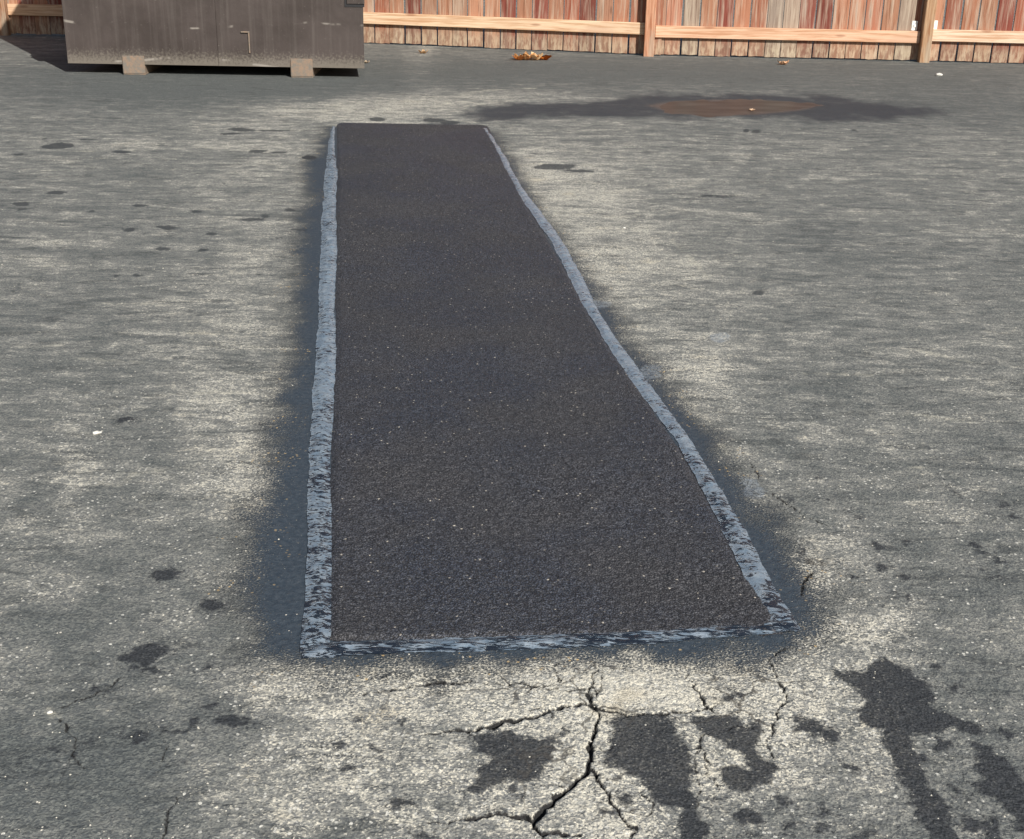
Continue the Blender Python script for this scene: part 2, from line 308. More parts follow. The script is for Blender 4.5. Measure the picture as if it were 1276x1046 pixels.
damp = np.minimum(damp, poly_sd(X+jd*.12, Y+jd*.25, W([(583, 141), (600, 134), (650, 130), (720, 128), (790, 121), (825, 130), (812, 142), (760, 146), (700, 142), (668, 144), (640, 152), (602, 152)]), pad=1.0)*2.2-.05)
pud = poly_sd(X, Y, W(PUDDLE), pad=1.0)
# relief: gentle waves, the cracks as grooves, the puddle's hollow, worn skin lower than seal coat
edge = np.minimum(smooth01(1-np.abs(u), 0, .04)[None, :]*np.ones((NR, 1)), (smooth01(np.arange(NR), 0, 14)*smooth01(NR-1-np.arange(NR), 0, 14))[:, None]).ravel()
Z = (fbm_grid(X, Y, 1.3, 41, 2)-.5)*.004 + (fbm_grid(X, Y, 14, 43, 3)-.5)*.003
Z += (fbm_grid(X, Y, 90, 47, 2)-.5)*.0028*smooth01(4-Y, 0, 2)
Z -= .012*smooth01(-crack, -.0015, .004)
Z += .0012*smooth01(-stain, -.002, .003)
Z -= .016*smooth01(-pud+(fbm_grid(X, Y*.6, 7, 91, 4)-.5)*.34, -.10, .25)
sdp = poly_sd(X, Y, W(PATCH), pad=.1)
Z = np.where(sdp < .0, np.minimum(Z, 0)-.005*smooth01(-sdp, 0, .03), Z)
Z = Z*edge
verts = np.stack([X, Y, Z], 1)
idx = np.arange(NR*NC).reshape(NR, NC)
quads = np.stack([idx[:-1, :-1], idx[:-1, 1:], idx[1:, 1:], idx[1:, :-1]], -1).reshape(-1, 4)
# wide surroundings as a few large faces that share the fine sheet's corners
B = 900.0
c0, c1, c2, c3 = idx[0, 0], idx[0, -1], idx[-1, -1], idx[-1, 0]
n0 = len(verts)
ext = np.array([[-B, -B, 0], [B, -B, 0], [B, B, 0], [-B, B, 0]], float)
verts = np.vstack([verts, ext])
quads = np.vstack([quads, [[n0, n0+1, c1, c0], [n0+1, n0+2, c2, c1], [n0+2, n0+3, c3, c2], [n0+3, n0, c0, c3]]])
me = bpy.data.meshes.new('ground')
me.vertices.add(len(verts)); me.vertices.foreach_set('co', verts.astype(np.float32).ravel())
me.loops.add(quads.size); me.loops.foreach_set('vertex_index', quads.astype(np.int32).ravel())
me.polygons.add(len(quads)); me.polygons.foreach_set('loop_start', np.arange(0, quads.size, 4, dtype=np.int32))
me.polygons.foreach_set('use_smooth', np.ones(len(quads), bool))
me.update(calc_edges=True); me.validate()
for nm, arr, d in (('wear', wear, 0.0), ('tack', tack, 9.0), ('stain', stain, 9.0), ('faint', faint, 9.0), ('crack', crack, 9.0), ('lline', lline, 9.0), ('damp', damp, 9.0), ('blue', blue, 9.0), ('pud', pud, 9.0)):
    a = me.attributes.new(nm, 'FLOAT', 'POINT')
    a.data.foreach_set('value', np.concatenate([arr, np.full(4, d)]).astype(np.float32))

g = Mat('old_asphalt')
SEAL = (.110, .121, .120); PALE = (.53, .515, .45); MID = (.29, .29, .27)
streak = g.noise(1.0, g.map((2.6, 8.0, 1), rot=(0, 0, .05)), 6, .66, .9)
streak2 = g.noise(1.0, g.map((10, 27, 1), loc=(3, 1, 0), rot=(0, 0, -.08)), 5, .65, 1.2)
big = g.noise(.9, None, 3, .5)
mid = g.noise(14, None, 4, .6)
fine = g.noise(70, None, 3, .6)
grain = g.noise(210, None, 2, .6)
vo = g.voro(230); cellc = g.n('ShaderNodeSeparateColor'); g.put(cellc.inputs[0], vo['Color'])
cell = cellc.outputs[0]
w = g.attr('wear')
gy = g.n('ShaderNodeSeparateXYZ'); g.put(gy.inputs[0], g.pos)
drag = g.ss(gy.outputs[1], 2.0, 3.6, .25, 1.0)         # wheels have dragged lengthwise only farther back
iso = g.noise(4.5, g.map((1, 1, 1), loc=(7, 7, 0)), 6, .68, .4)
v = g.math('ADD', w, g.math('MULTIPLY', g.math('MULTIPLY', g.math('SUBTRACT', streak, .5), 1.25), drag))
v = g.math('ADD', v, g.math('MULTIPLY', g.math('MULTIPLY', g.math('SUBTRACT', streak2, .5), 1.0), drag))
v = g.math('ADD', v, g.math('MULTIPLY', g.math('SUBTRACT', iso, .5), g.ss(gy.outputs[1], 2.4, 4.0, 1.3, .5)))
v = g.math('ADD', v, g.math('MULTIPLY', g.math('SUBTRACT', mid, .5), .75))
v = g.math('ADD', v, g.math('MULTIPLY', g.math('SUBTRACT', big, .5), .35))
vb = v
v = g.math('ADD', v, g.math('MULTIPLY', g.math('SUBTRACT', fine, .5), .9))
v = g.math('ADD', v, g.math('MULTIPLY', g.math('SUBTRACT', grain, .5), 1.5))
v = g.math('ADD', v, g.math('MULTIPLY', g.math('SUBTRACT', cell, .5), .50))
pale = g.ss(g.math('SUBTRACT', v, g.math('MULTIPLY', drag, .11)), .28, .68)
haze = g.ss(vb, -.45, .62)
base = g.mix(haze, SEAL, MID)
# single stones differ
tone = g.mix(g.ss(cell, .1, .95), (.62, .64, .67), (1.38, 1.34, 1.26))
# crisp wispy scuffs
sA = g.noise(1.0, g.map((3.2, 11, 1), loc=(8, 3, 0), rot=(0, 0, .12)), 5, .6, 1.6)
sB = g.noise(1.0, g.map((7, 19, 1), loc=(2, 9, 0), rot=(0, 0, -.18)), 5, .62, 1.4)
wisp = g.math('MAXIMUM', g.ss(g.math('ABSOLUTE', g.math('SUBTRACT', sA, .5)), .004, .020, 1, 0), g.ss(g.math('ABSOLUTE', g.math('SUBTRACT', sB, .52)), .003, .016, 1, 0))
wisp = g.math('MULTIPLY', wisp, g.ss(g.math('ADD', vb, g.math('MULTIPLY', g.math('SUBTRACT', fine, .5), .8)), .02, .40))
pale = g.math('MAXIMUM', pale, g.math('MULTIPLY', wisp, .95))
base = g.mix(g.math('MULTIPLY', g.ss(g.noise(1.0, g.map((5, 16, 1), loc=(1, 4, 0)), 5, .7, 1.0), .53, .64), .65), base, (.075, .082, .082))
col = g.mix(pale, base, PALE)
col = g.mix(.8, col, g.mix(1.0, col, tone, 'MULTIPLY'))
# single exposed pale stones
fv = g.voro(125); fvc = g.n('ShaderNodeSeparateColor'); g.put(fvc.inputs[0], fv['Color'])
fl = g.math('MULTIPLY', g.ss(g.math('ADD', fvc.outputs[0], g.math('ADD', g.math('MULTIPLY', w, .28), g.math('MULTIPLY', g.math('SUBTRACT', iso, .5), .45))), .93, .96), g.ss(g.math('ADD', fv['Distance'], g.math('MULTIPLY', g.math('SUBTRACT', grain, .5), .4)), .36, .46, 1, 0))
fl = g.math('MULTIPLY', fl, g.ss(gy.outputs[1], 3.0, 5.0, 1, 0))
col = g.mix(g.math('MULTIPLY', fl, .9), col, (.62, .61, .55))
fk = g.math('MULTIPLY', g.ss(fvc.outputs[1], .86, .9), g.ss(fv['Distance'], .25, .4, .5, 0))
col = g.mix(fk, col, (.05, .052, .05))
yel = g.ss(g.noise(6, g.map((1, 1, 1), loc=(5, 5, 0)), 3), .55, .75)
col = g.mix(g.math('MULTIPLY', yel, g.math('MULTIPLY', pale, .45)), col, (.54, .46, .31))
# pale scuff lines
# scuffs
ll = g.math('ADD', g.attr('lline'), g.math('MULTIPLY', g.math('SUBTRACT', fine, .5), .02))
llm = g.math('MULTIPLY', g.ss(ll, -.003, .016, 1, 0), g.ss(g.math('ADD', fine, g.math('MULTIPLY', streak2, .6)), .62, .86, .25, .95))
col = g.mix(g.math('MULTIPLY', llm, g.ss(g.math('ADD', iso, g.math('MULTIPLY', g.math('SUBTRACT', grain, .5), .5)), .42, .62, .05, .62)), col, (.60, .57, .46))
# faint dark patches of leftover seal coat
jit = g.math('MULTIPLY', g.math('SUBTRACT', g.noise(75, None, 5, .78), .5), .042)
fa = g.ss(g.math('ADD', g.attr('faint'), jit), -.006, .008, 1, 0)
col = g.mix(g.math('MULTIPLY', fa, .85), col, (.040, .046, .050))
# tack coat sprayed round the repair
tj = g.math('ADD', g.attr('tack'), g.math('MULTIPLY', g.math('SUBTRACT', g.noise(26, None, 6, .72), .5), .10))
tj = g.math('ADD', tj, g.math('MULTIPLY', g.math('SUBTRACT', grain, .5), .26))
tk = g.ss(tj, -.045, .040, 1, 0)
tkhalo = g.ss(tj, -.03, .10, .40, 0)
tcol = g.mix(g.ss(fine, .3, .7), (.034, .047, .062), (.056, .071, .087))
keep = g.ss(g.math('ADD', grain, g.math('MULTIPLY', cell, .15)), .76, .82)
col = g.mix(tkhalo, col, (.085, .080, .068))
col = g.mix(g.math('MULTIPLY', tk, g.math('SUBTRACT', 1.0, g.math('MULTIPLY', keep, .7))), col, tcol)
# dark stains
sj = g.math('ADD', g.attr('stain'), jit)
st = g.math('MULTIPLY', g.math('MULTIPLY', g.ss(sj, -.007, .006, 1, 0), g.ss(g.math('ADD', grain, g.math('MULTIPLY', cell, .12)), .70, .78, 1, .85)), g.ss(g.math('ADD', g.noise(38, g.map((1, 1, 1), loc=(3, 3, 0)), 5, .75), g.math('MULTIPLY', g.ss(sj, -.05, .0, 0, 1), -.10)), .16, .30, .45, 1))
scol = g.mix(g.ss(grain, .35, .65), (.016, .019, .022), (.050, .054, .060))
scatter = g.math('MULTIPLY', g.ss(sj, 0, .05, 1, 0), g.ss(g.noise(95, g.map((1, 1, 1), loc=(9, 2, 0)), 2), .58, .62))
col = g.mix(g.math('MULTIPLY', g.math('MAXIMUM', st, g.math('MULTIPLY', scatter, .75)), .93), col, scol)
yk = g.math('MULTIPLY', g.ss(fvc.outputs[2], .93, .96), g.math('MULTIPLY', g.ss(g.math('ABSOLUTE', g.attr('tack')), .02, .12, 1, 0), g.ss(g.noise(7), .52, .62)))
col = g.mix(g.math('MULTIPLY', yk, g.ss(fv['Distance'], .3, .45, .9, 0)), col, (.55, .40, .20))
bl = g.ss(g.math('ADD', g.attr('blue'), jit), -.004, .006, 1, 0)
col = g.mix(g.math('MULTIPLY', bl, g.ss(fine, .4, .6, .15, .55)), col, (.27, .31, .35))
# tiny dark pits, denser at the lower right
pit = g.math('MULTIPLY', g.ss(g.noise(60, g.map((1, 1, 1), loc=(1, 7, 0)), 2, .7), .66, .70), g.ss(g.noise(1.6, g.map((1, 1, 1), loc=(4, 2, 0)), 2), .45, .6))
col = g.mix(g.math('MULTIPLY', pit, .75), col, (.06, .062, .065))
# damp round the puddle
dm = g.ss(g.math('ADD', g.attr('damp'), g.math('MULTIPLY', g.math('SUBTRACT', g.noise(5, g.map((1, .5, 1)), 4, .6), .5), .7)), -.25, .12, 1, 0)
col = g.mix(g.math('MULTIPLY', dm, .88), col, (.036, .041, .050))
mud = g.ss(g.attr('pud'), -.05, .06, 1, 0)
col = g.mix(g.math('MULTIPLY', mud, .8), col, (.13, .10, .085))
# hairline crazing where the surface is most worn
cz = g.voro(6.5, g.n('ShaderNodeVectorMath', operation='ADD').outputs[0], 'DISTANCE_TO_EDGE')
czv = [n for n in g.t.nodes if n.type == 'VECT_MATH'][-1]
g.put(czv.inputs[0], g.pos)
czn = g.n('ShaderNodeTexNoise'); czn.inputs['Scale'].default_value = 18; czn.inputs['Detail'].default_value = 4; g.put(czn.inputs['Vector'], g.pos)
czs = g.n('ShaderNodeVectorMath', operation='SCALE'); g.put(czs.inputs[0], czn.outputs['Color']); czs.inputs['Scale'].default_value = .07
g.put(czv.inputs[1], czs.outputs[0])
czm = g.math('MULTIPLY', g.ss(cz['Distance'], .006, .022, 1, 0), g.math('MULTIPLY', g.ss(w, .34, .52), g.ss(g.noise(5, g.map((1, 1, 1), loc=(6, 1, 0)), 3), .38, .55)))
col = g.mix(g.math('MULTIPLY', czm, .75), col, (.06, .056, .05))
# cracks: dark colour along the groove
ck = g.ss(g.math('ADD', g.attr('crack'), g.math('MULTIPLY', jit, .25)), -.0005, .0028, 1, 0)
col = g.mix(ck, col, (.018, .018, .018))
rough = g.math('SUBTRACT', .80, g.math('ADD', g.math('MULTIPLY', tk, .30), g.math('MULTIPLY', dm, .06)))
rough = g.math('SUBTRACT', rough, g.math('MULTIPLY', st, .12))
h1 = g.math('ADD', g.math('MULTIPLY', grain, 1.0), g.math('ADD', g.math('MULTIPLY', fine, 1.2), g.math('MULTIPLY', cell, .5)))
h1 = g.math('MULTIPLY', h1, g.math('SUBTRACT', 1.0, g.math('MULTIPLY', tk, .55)))
nrm = g.bump(h1, .0034, .85)
g.fin(col, rough, nrm, spec=.28)
me.materials.append(g.m)
ground = link(bpy.data.objects.new('ground', me)); ground['kind'] = 'structure'

# puddle: thin muddy water lying in the hollow
pw = Mat('puddle_water')
pw.fin(pw.mix(pw.ss(pw.noise(1.0, pw.map((3, 9, 1)), 4), .35, .65), (.050, .043, .040), (.080, .070, .064)), .30, pw.bump(pw.noise(14, None, 3), .0012, .6), spec=.2, ior=1.13)
bm = bmesh.new()
P = W(PUDDLE); cx = sum(p[0] for p in P)/len(P); cy = sum(p[1] for p in P)/len(P)
ring = []
for k in range(48):
    a = 2*math.pi*k/48
    # smooth outline through the traced points
    i = k/48*len(P); i0 = int(i); f = i-i0
    q = [Vector(P[(i0+j) % len(P)]) for j in (-1, 0, 1, 2)]
    c = q[1]+.5*f*(q[2]-q[0]+f*(2*q[0]-5*q[1]+4*q[2]-q[3]+f*(3*(q[1]-q[2])+q[3]-q[0])))
    c = Vector((cx, cy))+(c-Vector((cx, cy)))*1.22
    ring.append(bm.verts.new((c.x, c.y, -.0045)))
bm.faces.new(ring)
if bm.faces[:][0].normal.z < 0: bmesh.ops.reverse_faces(bm, faces=bm.faces[:])
puddle = obj('puddle', bm, pw.m); puddle['kind'] = 'structure'

# ------------------------------------------------------------------ asphalt repair
pm = Mat('fresh_asphalt')
pv = pm.voro(230); pvc = pm.n('ShaderNodeSeparateColor'); pm.put(pvc.inputs[0], pv['Color'])
pn = pm.noise(260, None, 2, .6); pl = pm.noise(2.2, None, 3, .6); pf = pm.noise(60, None, 4, .65)
pc = pm.mix(pm.ss(pl, .35, .65), (.054, .063, .084), (.070, .071, .077))
pc = pm.mix(pm.ss(pm.math('ADD', pv['Distance'], pm.math('MULTIPLY', pm.math('SUBTRACT', pf, .5), .5)), .30, .60), pc, (.022, .022, .024))
pc = pm.mix(1.0, pc, pm.mix(pm.ss(pm.math('ADD', pm.math('MULTIPLY', pn, .6), pm.math('MULTIPLY', pvc.outputs[2], .4)), .32, .68), (.58, .58, .60), (1.5, 1.47, 1.44)), 'MULTIPLY')
pc = pm.mix(pm.math('MULTIPLY', pm.ss(pvc.outputs[0], .80, .98), .28), pc, (.14, .145, .155))
pc = pm.mix(pm.ss(pvc.outputs[1], .995, .999), pc, (.38, .35, .30))
ph = pm.math('SUBTRACT', pm.math('MULTIPLY', pf, 1.4), pm.math('MULTIPLY', pv['Distance'], 1.0))
ph = pm.math('ADD', ph, pm.math('MULTIPLY', pn, .6))
pm.fin(pc, pm.ss(pl, .3, .7, .55, .7), pm.bump(ph, .0034, .75), spec=.5)
pr = thing('asphalt_repair', 'long rectangular fresh black asphalt patch framed by shiny sealer bands', 'asphalt patch', (0, 0, 0))
PW = W(PATCH)
def along(pts, n):
    P = np.array(pts); L = np.concatenate([[0], np.cumsum(np.hypot(*(P[1:]-P[:-1]).T))])
    t = np.linspace(0, L[-1], n)
    return np.stack([np.interp(t, L, P[:, 0]), np.interp(t, L, P[:, 1])], 1), t
def smoothline(pts, n, k=9):
    p, t = along(pts, n)
    q = p.copy(); ker = np.hanning(k+2)[1:-1]; ker /= ker.sum()
    for c in (0, 1):
        e = np.concatenate([2*p[0, c]-p[k//2:0:-1, c], p[:, c], 2*p[-1, c]-p[-2:-k//2-1:-1, c]])
        q[:, c] = np.convolve(e, ker, 'valid')[:n]
    return q, t
def sheet(name, V, nr, nc, mat, parent):
    ix = np.arange(nr*nc).reshape(nr, nc)
    q = np.stack([ix[:-1, :-1], ix[:-1, 1:], ix[1:, 1:], ix[1:, :-1]], -1).reshape(-1, 4)
    me = bpy.data.meshes.new(name)
    me.vertices.add(len(V)); me.vertices.foreach_set('co', V.astype(np.float32).ravel())
    me.loops.add(q.size); me.loops.foreach_set('vertex_index', q.astype(np.int32).ravel())
    me.polygons.add(len(q)); me.polygons.foreach_set('loop_start', np.arange(0, q.size, 4, dtype=np.int32))
    me.polygons.foreach_set('use_smooth', np.ones(len(q), bool))
    me.update(calc_edges=True); me.validate(); me.materials.append(mat)
    return link(bpy.data.objects.new(name, me), parent)
LEFT = W([(411, 812), (413, 720), (413, 620), (415, 540), (420, 440), (420, 340), (421, 240), (420, 152)])
RIGHT = W([(968, 780), (925, 725), (900, 670), (850, 575), (800, 500), (745, 420), (700, 335), (650, 250), (622, 192), (603, 152)])
NPR, NPC = 760, 260
def resample_y(pts, ys):
    P = np.array(pts); o = np.argsort(P[:, 1]); return np.interp(ys, P[o, 1], P[o, 0])
yn0, yn1 = at(600, 797)[1], at(500, 154)[1]
ysr = 1/np.linspace(1/(yn0-.02), 1/yn1, NPR)
xl = resample_y(LEFT, ysr)-.012; xr = resample_y(RIGHT, ysr)+.012
s = np.linspace(0, 1, NPC)
PXg = xl[:, None]+(xr-xl)[:, None]*s[None, :]; PYg = np.repeat(ysr[:, None], NPC, 1)+(s[None, :]*.06)
fx, fy = PXg.ravel(), PYg.ravel()
edgef = np.minimum(smooth01(np.minimum(s, 1-s), 0, .03)[None, :]*np.ones((NPR, 1)), smooth01(np.minimum(np.arange(NPR), NPR-1-np.arange(NPR)), 0, 10)[:, None]).ravel()
pz = -.001+.006*edgef + (fbm_grid(fx, fy, 60, 51, 3)-.5)*.0032*edgef + (fbm_grid(fx, fy, 130, 53, 1)-.5)*.003*edgef*smooth01(5-fy, 0, 2) + (fbm_grid(fx, fy, 2, 55, 2)-.5)*.006*edgef
sheet('patch_surface', np.stack([fx, fy, pz], 1), NPR, NPC, pm.m, pr)

def sealer(name, sxa, sya, sxb, syb, c1, c2):
    sm = Mat(name)
    sn1 = sm.noise(1.0, sm.map((sxa, sya, 1)), 4, .6, 1.2)
    sn2 = sm.noise(1.0, sm.map((sxb, syb, 1), loc=(2, 5, 0)), 3, .55, .8)
    soi_ = sm.n('ShaderNodeObjectInfo')
    amt = sm.n('ShaderNodeSeparateColor'); sm.put(amt.inputs[0], soi_.outputs['Color'])
    pits = sm.math('ADD', sm.math('MULTIPLY', sn1, .55), sm.math('MULTIPLY', sn2, .45))
    yy = sm.n('ShaderNodeSeparateXYZ'); sm.put(yy.inputs[0], sm.pos)
    near = sm.math('ADD', amt.outputs[0], sm.ss(yy.outputs[1], 2.2, 4.2, .050, -.02))
    clump = sm.noise(5, None, 3, .6)
    hole = sm.ss(sm.math('ADD', pits, sm.math('MULTIPLY', sm.math('SUBTRACT', clump, .5), .30)), sm.math('SUBTRACT', .60, near), sm.math('SUBTRACT', .645, near))
    shh = sm.math('SUBTRACT', pits, sm.math('MULTIPLY', hole, .4))
    sc_ = sm.mix(sm.ss(sm.noise(30, None, 3), .35, .7), c1, c2)  # blue-grey base: sky sheen on black sealer, painted into the colour
    sc_ = sm.mix(sm.math('MULTIPLY', hole, .96), sc_, (.006, .009, .016))
    return sm.fin(sc_, .27, sm.bump(shh, .006, .8), spec=.6, ior=1.6)
sealer_side = sealer('asphalt_sealer', 70, 135, 34, 66, (.155, .210, .268), (.245, .295, .340))  # both tones lightened with painted sky sheen
sealer_front = sealer('asphalt_sealer_wavy', 34, 190, 16, 90, (.12, .165, .215), (.25, .30, .35))  # painted sheen again, darker and wavier along the front
def strip(name, outer, inner, amp, seed, dark=0.085, mat=None):
    """a band of poured sealer between two traced edges, with wrinkles across it"""
    n, m = 520, 22
    o, _ = smoothline(outer, n, 25); i, _ = smoothline(inner, n, 25)
    t = np.linspace(0, 1, m)
    Vx = o[:, 0][:, None]*(1-t)+i[:, 0][:, None]*t; Vy = o[:, 1][:, None]*(1-t)+i[:, 1][:, None]*t
    wx, wy = Vx.copy(), Vy.copy()
    # wobbly outline
    j = (fbm_grid(o[:, 0]*0+np.arange(n)*.08, o[:, 1]*0, 1, seed)-.5)*.012; j2 = (fbm_grid(np.arange(n)*.08, np.zeros(n), 1, seed+5)-.5)*.012
    j += (fbm_grid(np.arange(n)*.45, np.zeros(n), 1, seed+11, 2)-.5)*.005; j2 += (fbm_grid(np.arange(n)*.45, np.zeros(n), 1, seed+15, 2)-.5)*.005
    d = i-o; L = np.hypot(d[:, 0], d[:, 1])[:, None]; d = d/L
    Vx += d[:, :1]*(j[:, None]*(1-t)+j2[:, None]*t); Vy += d[:, 1:]*(j[:, None]*(1-t)+j2[:, None]*t)
    prof = np.minimum(smooth01(np.minimum(t, 1-t), 0, .38)[None, :]*np.ones((n, 1)), smooth01(np.minimum(np.arange(n), n-1-np.arange(n)), 0, 4)[:, None])
    wr = fbm_grid(Vx*25, Vy*85, 1, seed+9, 2)
    zz = .0018+prof*.0042+prof*(wr-.5)*amp
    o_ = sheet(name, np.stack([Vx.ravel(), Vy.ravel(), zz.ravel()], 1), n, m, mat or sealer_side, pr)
    o_.color = (dark, 0, 0, 1); return o_
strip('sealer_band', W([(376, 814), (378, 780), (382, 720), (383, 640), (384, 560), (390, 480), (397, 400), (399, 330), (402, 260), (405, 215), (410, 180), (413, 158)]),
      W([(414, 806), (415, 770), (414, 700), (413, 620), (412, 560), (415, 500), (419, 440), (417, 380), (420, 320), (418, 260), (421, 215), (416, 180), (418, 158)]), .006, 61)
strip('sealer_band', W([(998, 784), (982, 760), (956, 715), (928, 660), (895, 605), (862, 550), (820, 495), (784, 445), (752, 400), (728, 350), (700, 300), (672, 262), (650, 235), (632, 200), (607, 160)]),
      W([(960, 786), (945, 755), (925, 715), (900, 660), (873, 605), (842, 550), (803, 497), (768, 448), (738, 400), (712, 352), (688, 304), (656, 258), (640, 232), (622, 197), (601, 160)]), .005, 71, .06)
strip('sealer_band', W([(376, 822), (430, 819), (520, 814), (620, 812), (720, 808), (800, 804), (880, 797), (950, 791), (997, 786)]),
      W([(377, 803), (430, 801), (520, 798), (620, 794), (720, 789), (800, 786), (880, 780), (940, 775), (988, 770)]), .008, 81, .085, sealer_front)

# ------------------------------------------------------------------ wooden fence
fm = Mat('weathered_redwood')
oi = fm.n('ShaderNodeObjectInfo')
rnd = oi.outputs['Random']
vec = fm.n('ShaderNodeVectorMath', operation='ADD'); fm.put(vec.inputs[0], fm.pos)
cmb = fm.n('ShaderNodeCombineXYZ'); fm.put(cmb.inputs[0], fm.math('MULTIPLY', rnd, 37.0)); fm.put(cmb.inputs[2], fm.math('MULTIPLY', rnd, 11.0)); fm.put(vec.inputs[1], cmb.outputs[0])
pv_ = vec.outputs[0]
gr = fm.noise(1.0, fm.map((90, 20, 3.0), src=pv_), 4, .6, .3)
gw = fm.noise(1.0, fm.map((26, 8, 1.6), src=pv_), 4, .65, .5)
gb = fm.noise(1.0, fm.map((26, 9, 7), src=pv_), 5, .7)
fc = oi.outputs['Color']
fcol = fm.mix(fm.ss(gw, .42, .72), fc, fm.mix(.6, fc, (.52, .44, .34)))
fcol = fm.mix(fm.math('MULTIPLY', fm.ss(gw, .60, .78), .5), fcol, (.30, .29, .27))
fcol = fm.mix(fm.math('MULTIPLY', fm.ss(gr, .50, .70), .75), fcol, fm.mix(1.0, fcol, (.42, .33, .28), 'MULTIPLY'))
kn = fm.voro(1.0, fm.map((9, 5, 2.7), src=pv_))
fcol = fm.mix(fm.math('MULTIPLY', fm.ss(kn['Distance'], .05, .14, 1, 0), .6), fcol, (.14, .07, .045))
# splash dirt and bare wood on the lowest hand's width
sx = fm.n('ShaderNodeSeparateXYZ'); fm.put(sx.inputs[0], fm.pos)
low = fm.ss(fm.math('ADD', sx.outputs[2], fm.math('MULTIPLY', fm.math('SUBTRACT', gb, .5), .22)), .07, .20, 1, 0)
fcol = fm.mix(fm.math('MULTIPLY', low, .6), fcol, fm.mix(fm.ss(gb, .42, .60), (.20, .13, .09), (.48, .40, .28)))
fm.fin(fcol, .85, fm.bump(fm.math('ADD', gr, fm.math('MULTIPLY', gw, .5)), .004, .6), spec=.2)
rm = Mat('pale_lumber')
roi = rm.n('ShaderNodeObjectInfo')
rg = rm.noise(1.0, rm.map((2.5, 40, 60)), 4, .6, .4); rb = rm.noise(1.0, rm.map((1.5, 6, 8)), 4, .6)
rcol = rm.mix(rm.ss(rg, .35, .7), roi.outputs['Color'], rm.mix(1.0, roi.outputs['Color'], (.66, .50, .40), 'MULTIPLY'))
rcol = rm.mix(rm.math('MULTIPLY', rm.ss(rb, .5, .7), .5), rcol, (.50, .32, .22))
rk = rm.voro(1.0, rm.map((2.2, 9, 9)))
rcol = rm.mix(rm.math('MULTIPLY', rm.ss(rk['Distance'], .06, .16, 1, 0), .6), rcol, (.28, .12, .07))
rm.fin(rcol, .8, rm.bump(rg, .003, .5), spec=.25)
pom = Mat('post_lumber')
poi = pom.n('ShaderNodeObjectInfo')
pg = pom.noise(1.0, pom.map((60, 60, 3)), 4, .6, .5); pb = pom.noise(1.0, pom.map((14, 14, 3)), 4, .6)
pcol = pom.mix(pom.ss(pg, .35, .7), poi.outputs['Color'], pom.mix(1.0, poi.outputs['Color'], (.6, .42, .32), 'MULTIPLY'))
pcol = pom.mix(pom.math('MULTIPLY', pom.ss(pb, .45, .65), .5), pcol, (.40, .36, .28))
pom.fin(pcol, .8, pom.bump(pg, .003, .5), spec=.25)

rng = random.Random(5)
def picket_bm(w, h, k):
    """dog-eared board, front face a little cupped, bottom slightly out of square"""
    bm = bmesh.new(); t = .016; r = random.Random(k)
    xs = [-w/2, -w/2+.002, -w/4, 0, w/4, w/2-.002, w/2]
    cup = [.0015, 0, -.001*r.random(), -.002*r.random(), -.001*r.random(), 0, .0015]
    zs_bot = [r.uniform(.0, .006) for _ in xs]
    cols = []
    for x, c, zb in zip(xs, cup, zs_bot):
        ear = max(0, abs(x)-(w/2-.03)); zt = h-ear*1.1
        cols.append([bm.verts.new((x, yy, z)) for yy, z in ((-t/2+c, zb), (-t/2+c, zt), (t/2, zt), (t/2, zb))])
    for a, b in zip(cols, cols[1:]):
        for k2 in range(4):
            bm.faces.new((a[k2], b[k2], b[(k2+1) % 4], a[(k2+1) % 4]))
    bm.faces.new(cols[0]); bm.faces.new(cols[-1][::-1])
    bmesh.ops.recalc_face_normals(bm, faces=bm.faces[:])
    return bm
PICK = []
for k in range(7):
    w_ = .1395+.0012*(k-3); b_ = picket_bm(w_, 1.80, k); m_ = bpy.data.meshes.new('picket'); b_.to_mesh(m_); b_.free(); m_.materials.append(fm.m); PICK.append((w_, m_))
COLS = [(.50, .27, .17), (.46, .23, .15), (.52, .31, .20), (.44, .28, .19), (.36, .14, .09), (.45, .22, .14), (.53, .33, .22), (.34, .32, .27), (.24, .08, .06), (.40, .36, .29), (.30, .10, .075), (.48, .28, .18), (.42, .19, .12), (.50, .34, .24)]
posts_px = [(6, 44), (408, 53), (808, 70), (1150, 77.7)]
posts = [at(*p) for p in posts_px]
posts = [posts[0]*2-posts[1]]+posts; posts.append(posts[-1]*2-posts[-2]+np.array([0, -.05, 0])); posts.append(posts[-1]*2-posts[-2]); posts.insert(0, posts[0]*2-posts[1])
fence = thing('wooden_fence', 'weathered red and grey picket fence along the back of the lot', 'fence', tuple(posts[4]))
OFF = Vector(posts[4])
def place(o, p, ang):
    o.location = Vector(p)-OFF; o.rotation_euler = (0, 0, ang)
postme = None
for k, p in enumerate(posts):
    d = posts[min(k+1, len(posts)-1)]-posts[max(k-1, 0)]; ang = math.atan2(d[1], d[0])
    if postme is None:
        bm = bmesh.new(); box(bm, -.046, .046, -.046, .046, -.02, 1.86, .005, 1)
        po = obj('post', bm, pom.m, fence); postme = po.data
    else: po = link(bpy.data.objects.new('post', postme), fence)
    n = Vector((math.sin(ang), -math.cos(ang), 0))
    place(po, (p[0], p[1], 0), ang)
    po.color = [(.55, .30, .19, 1), (.44, .23, .13, 1), (.36, .22, .14, 1), (.50, .36, .25, 1)][k % 4] if k != 5 else (.42, .28, .17, 1)
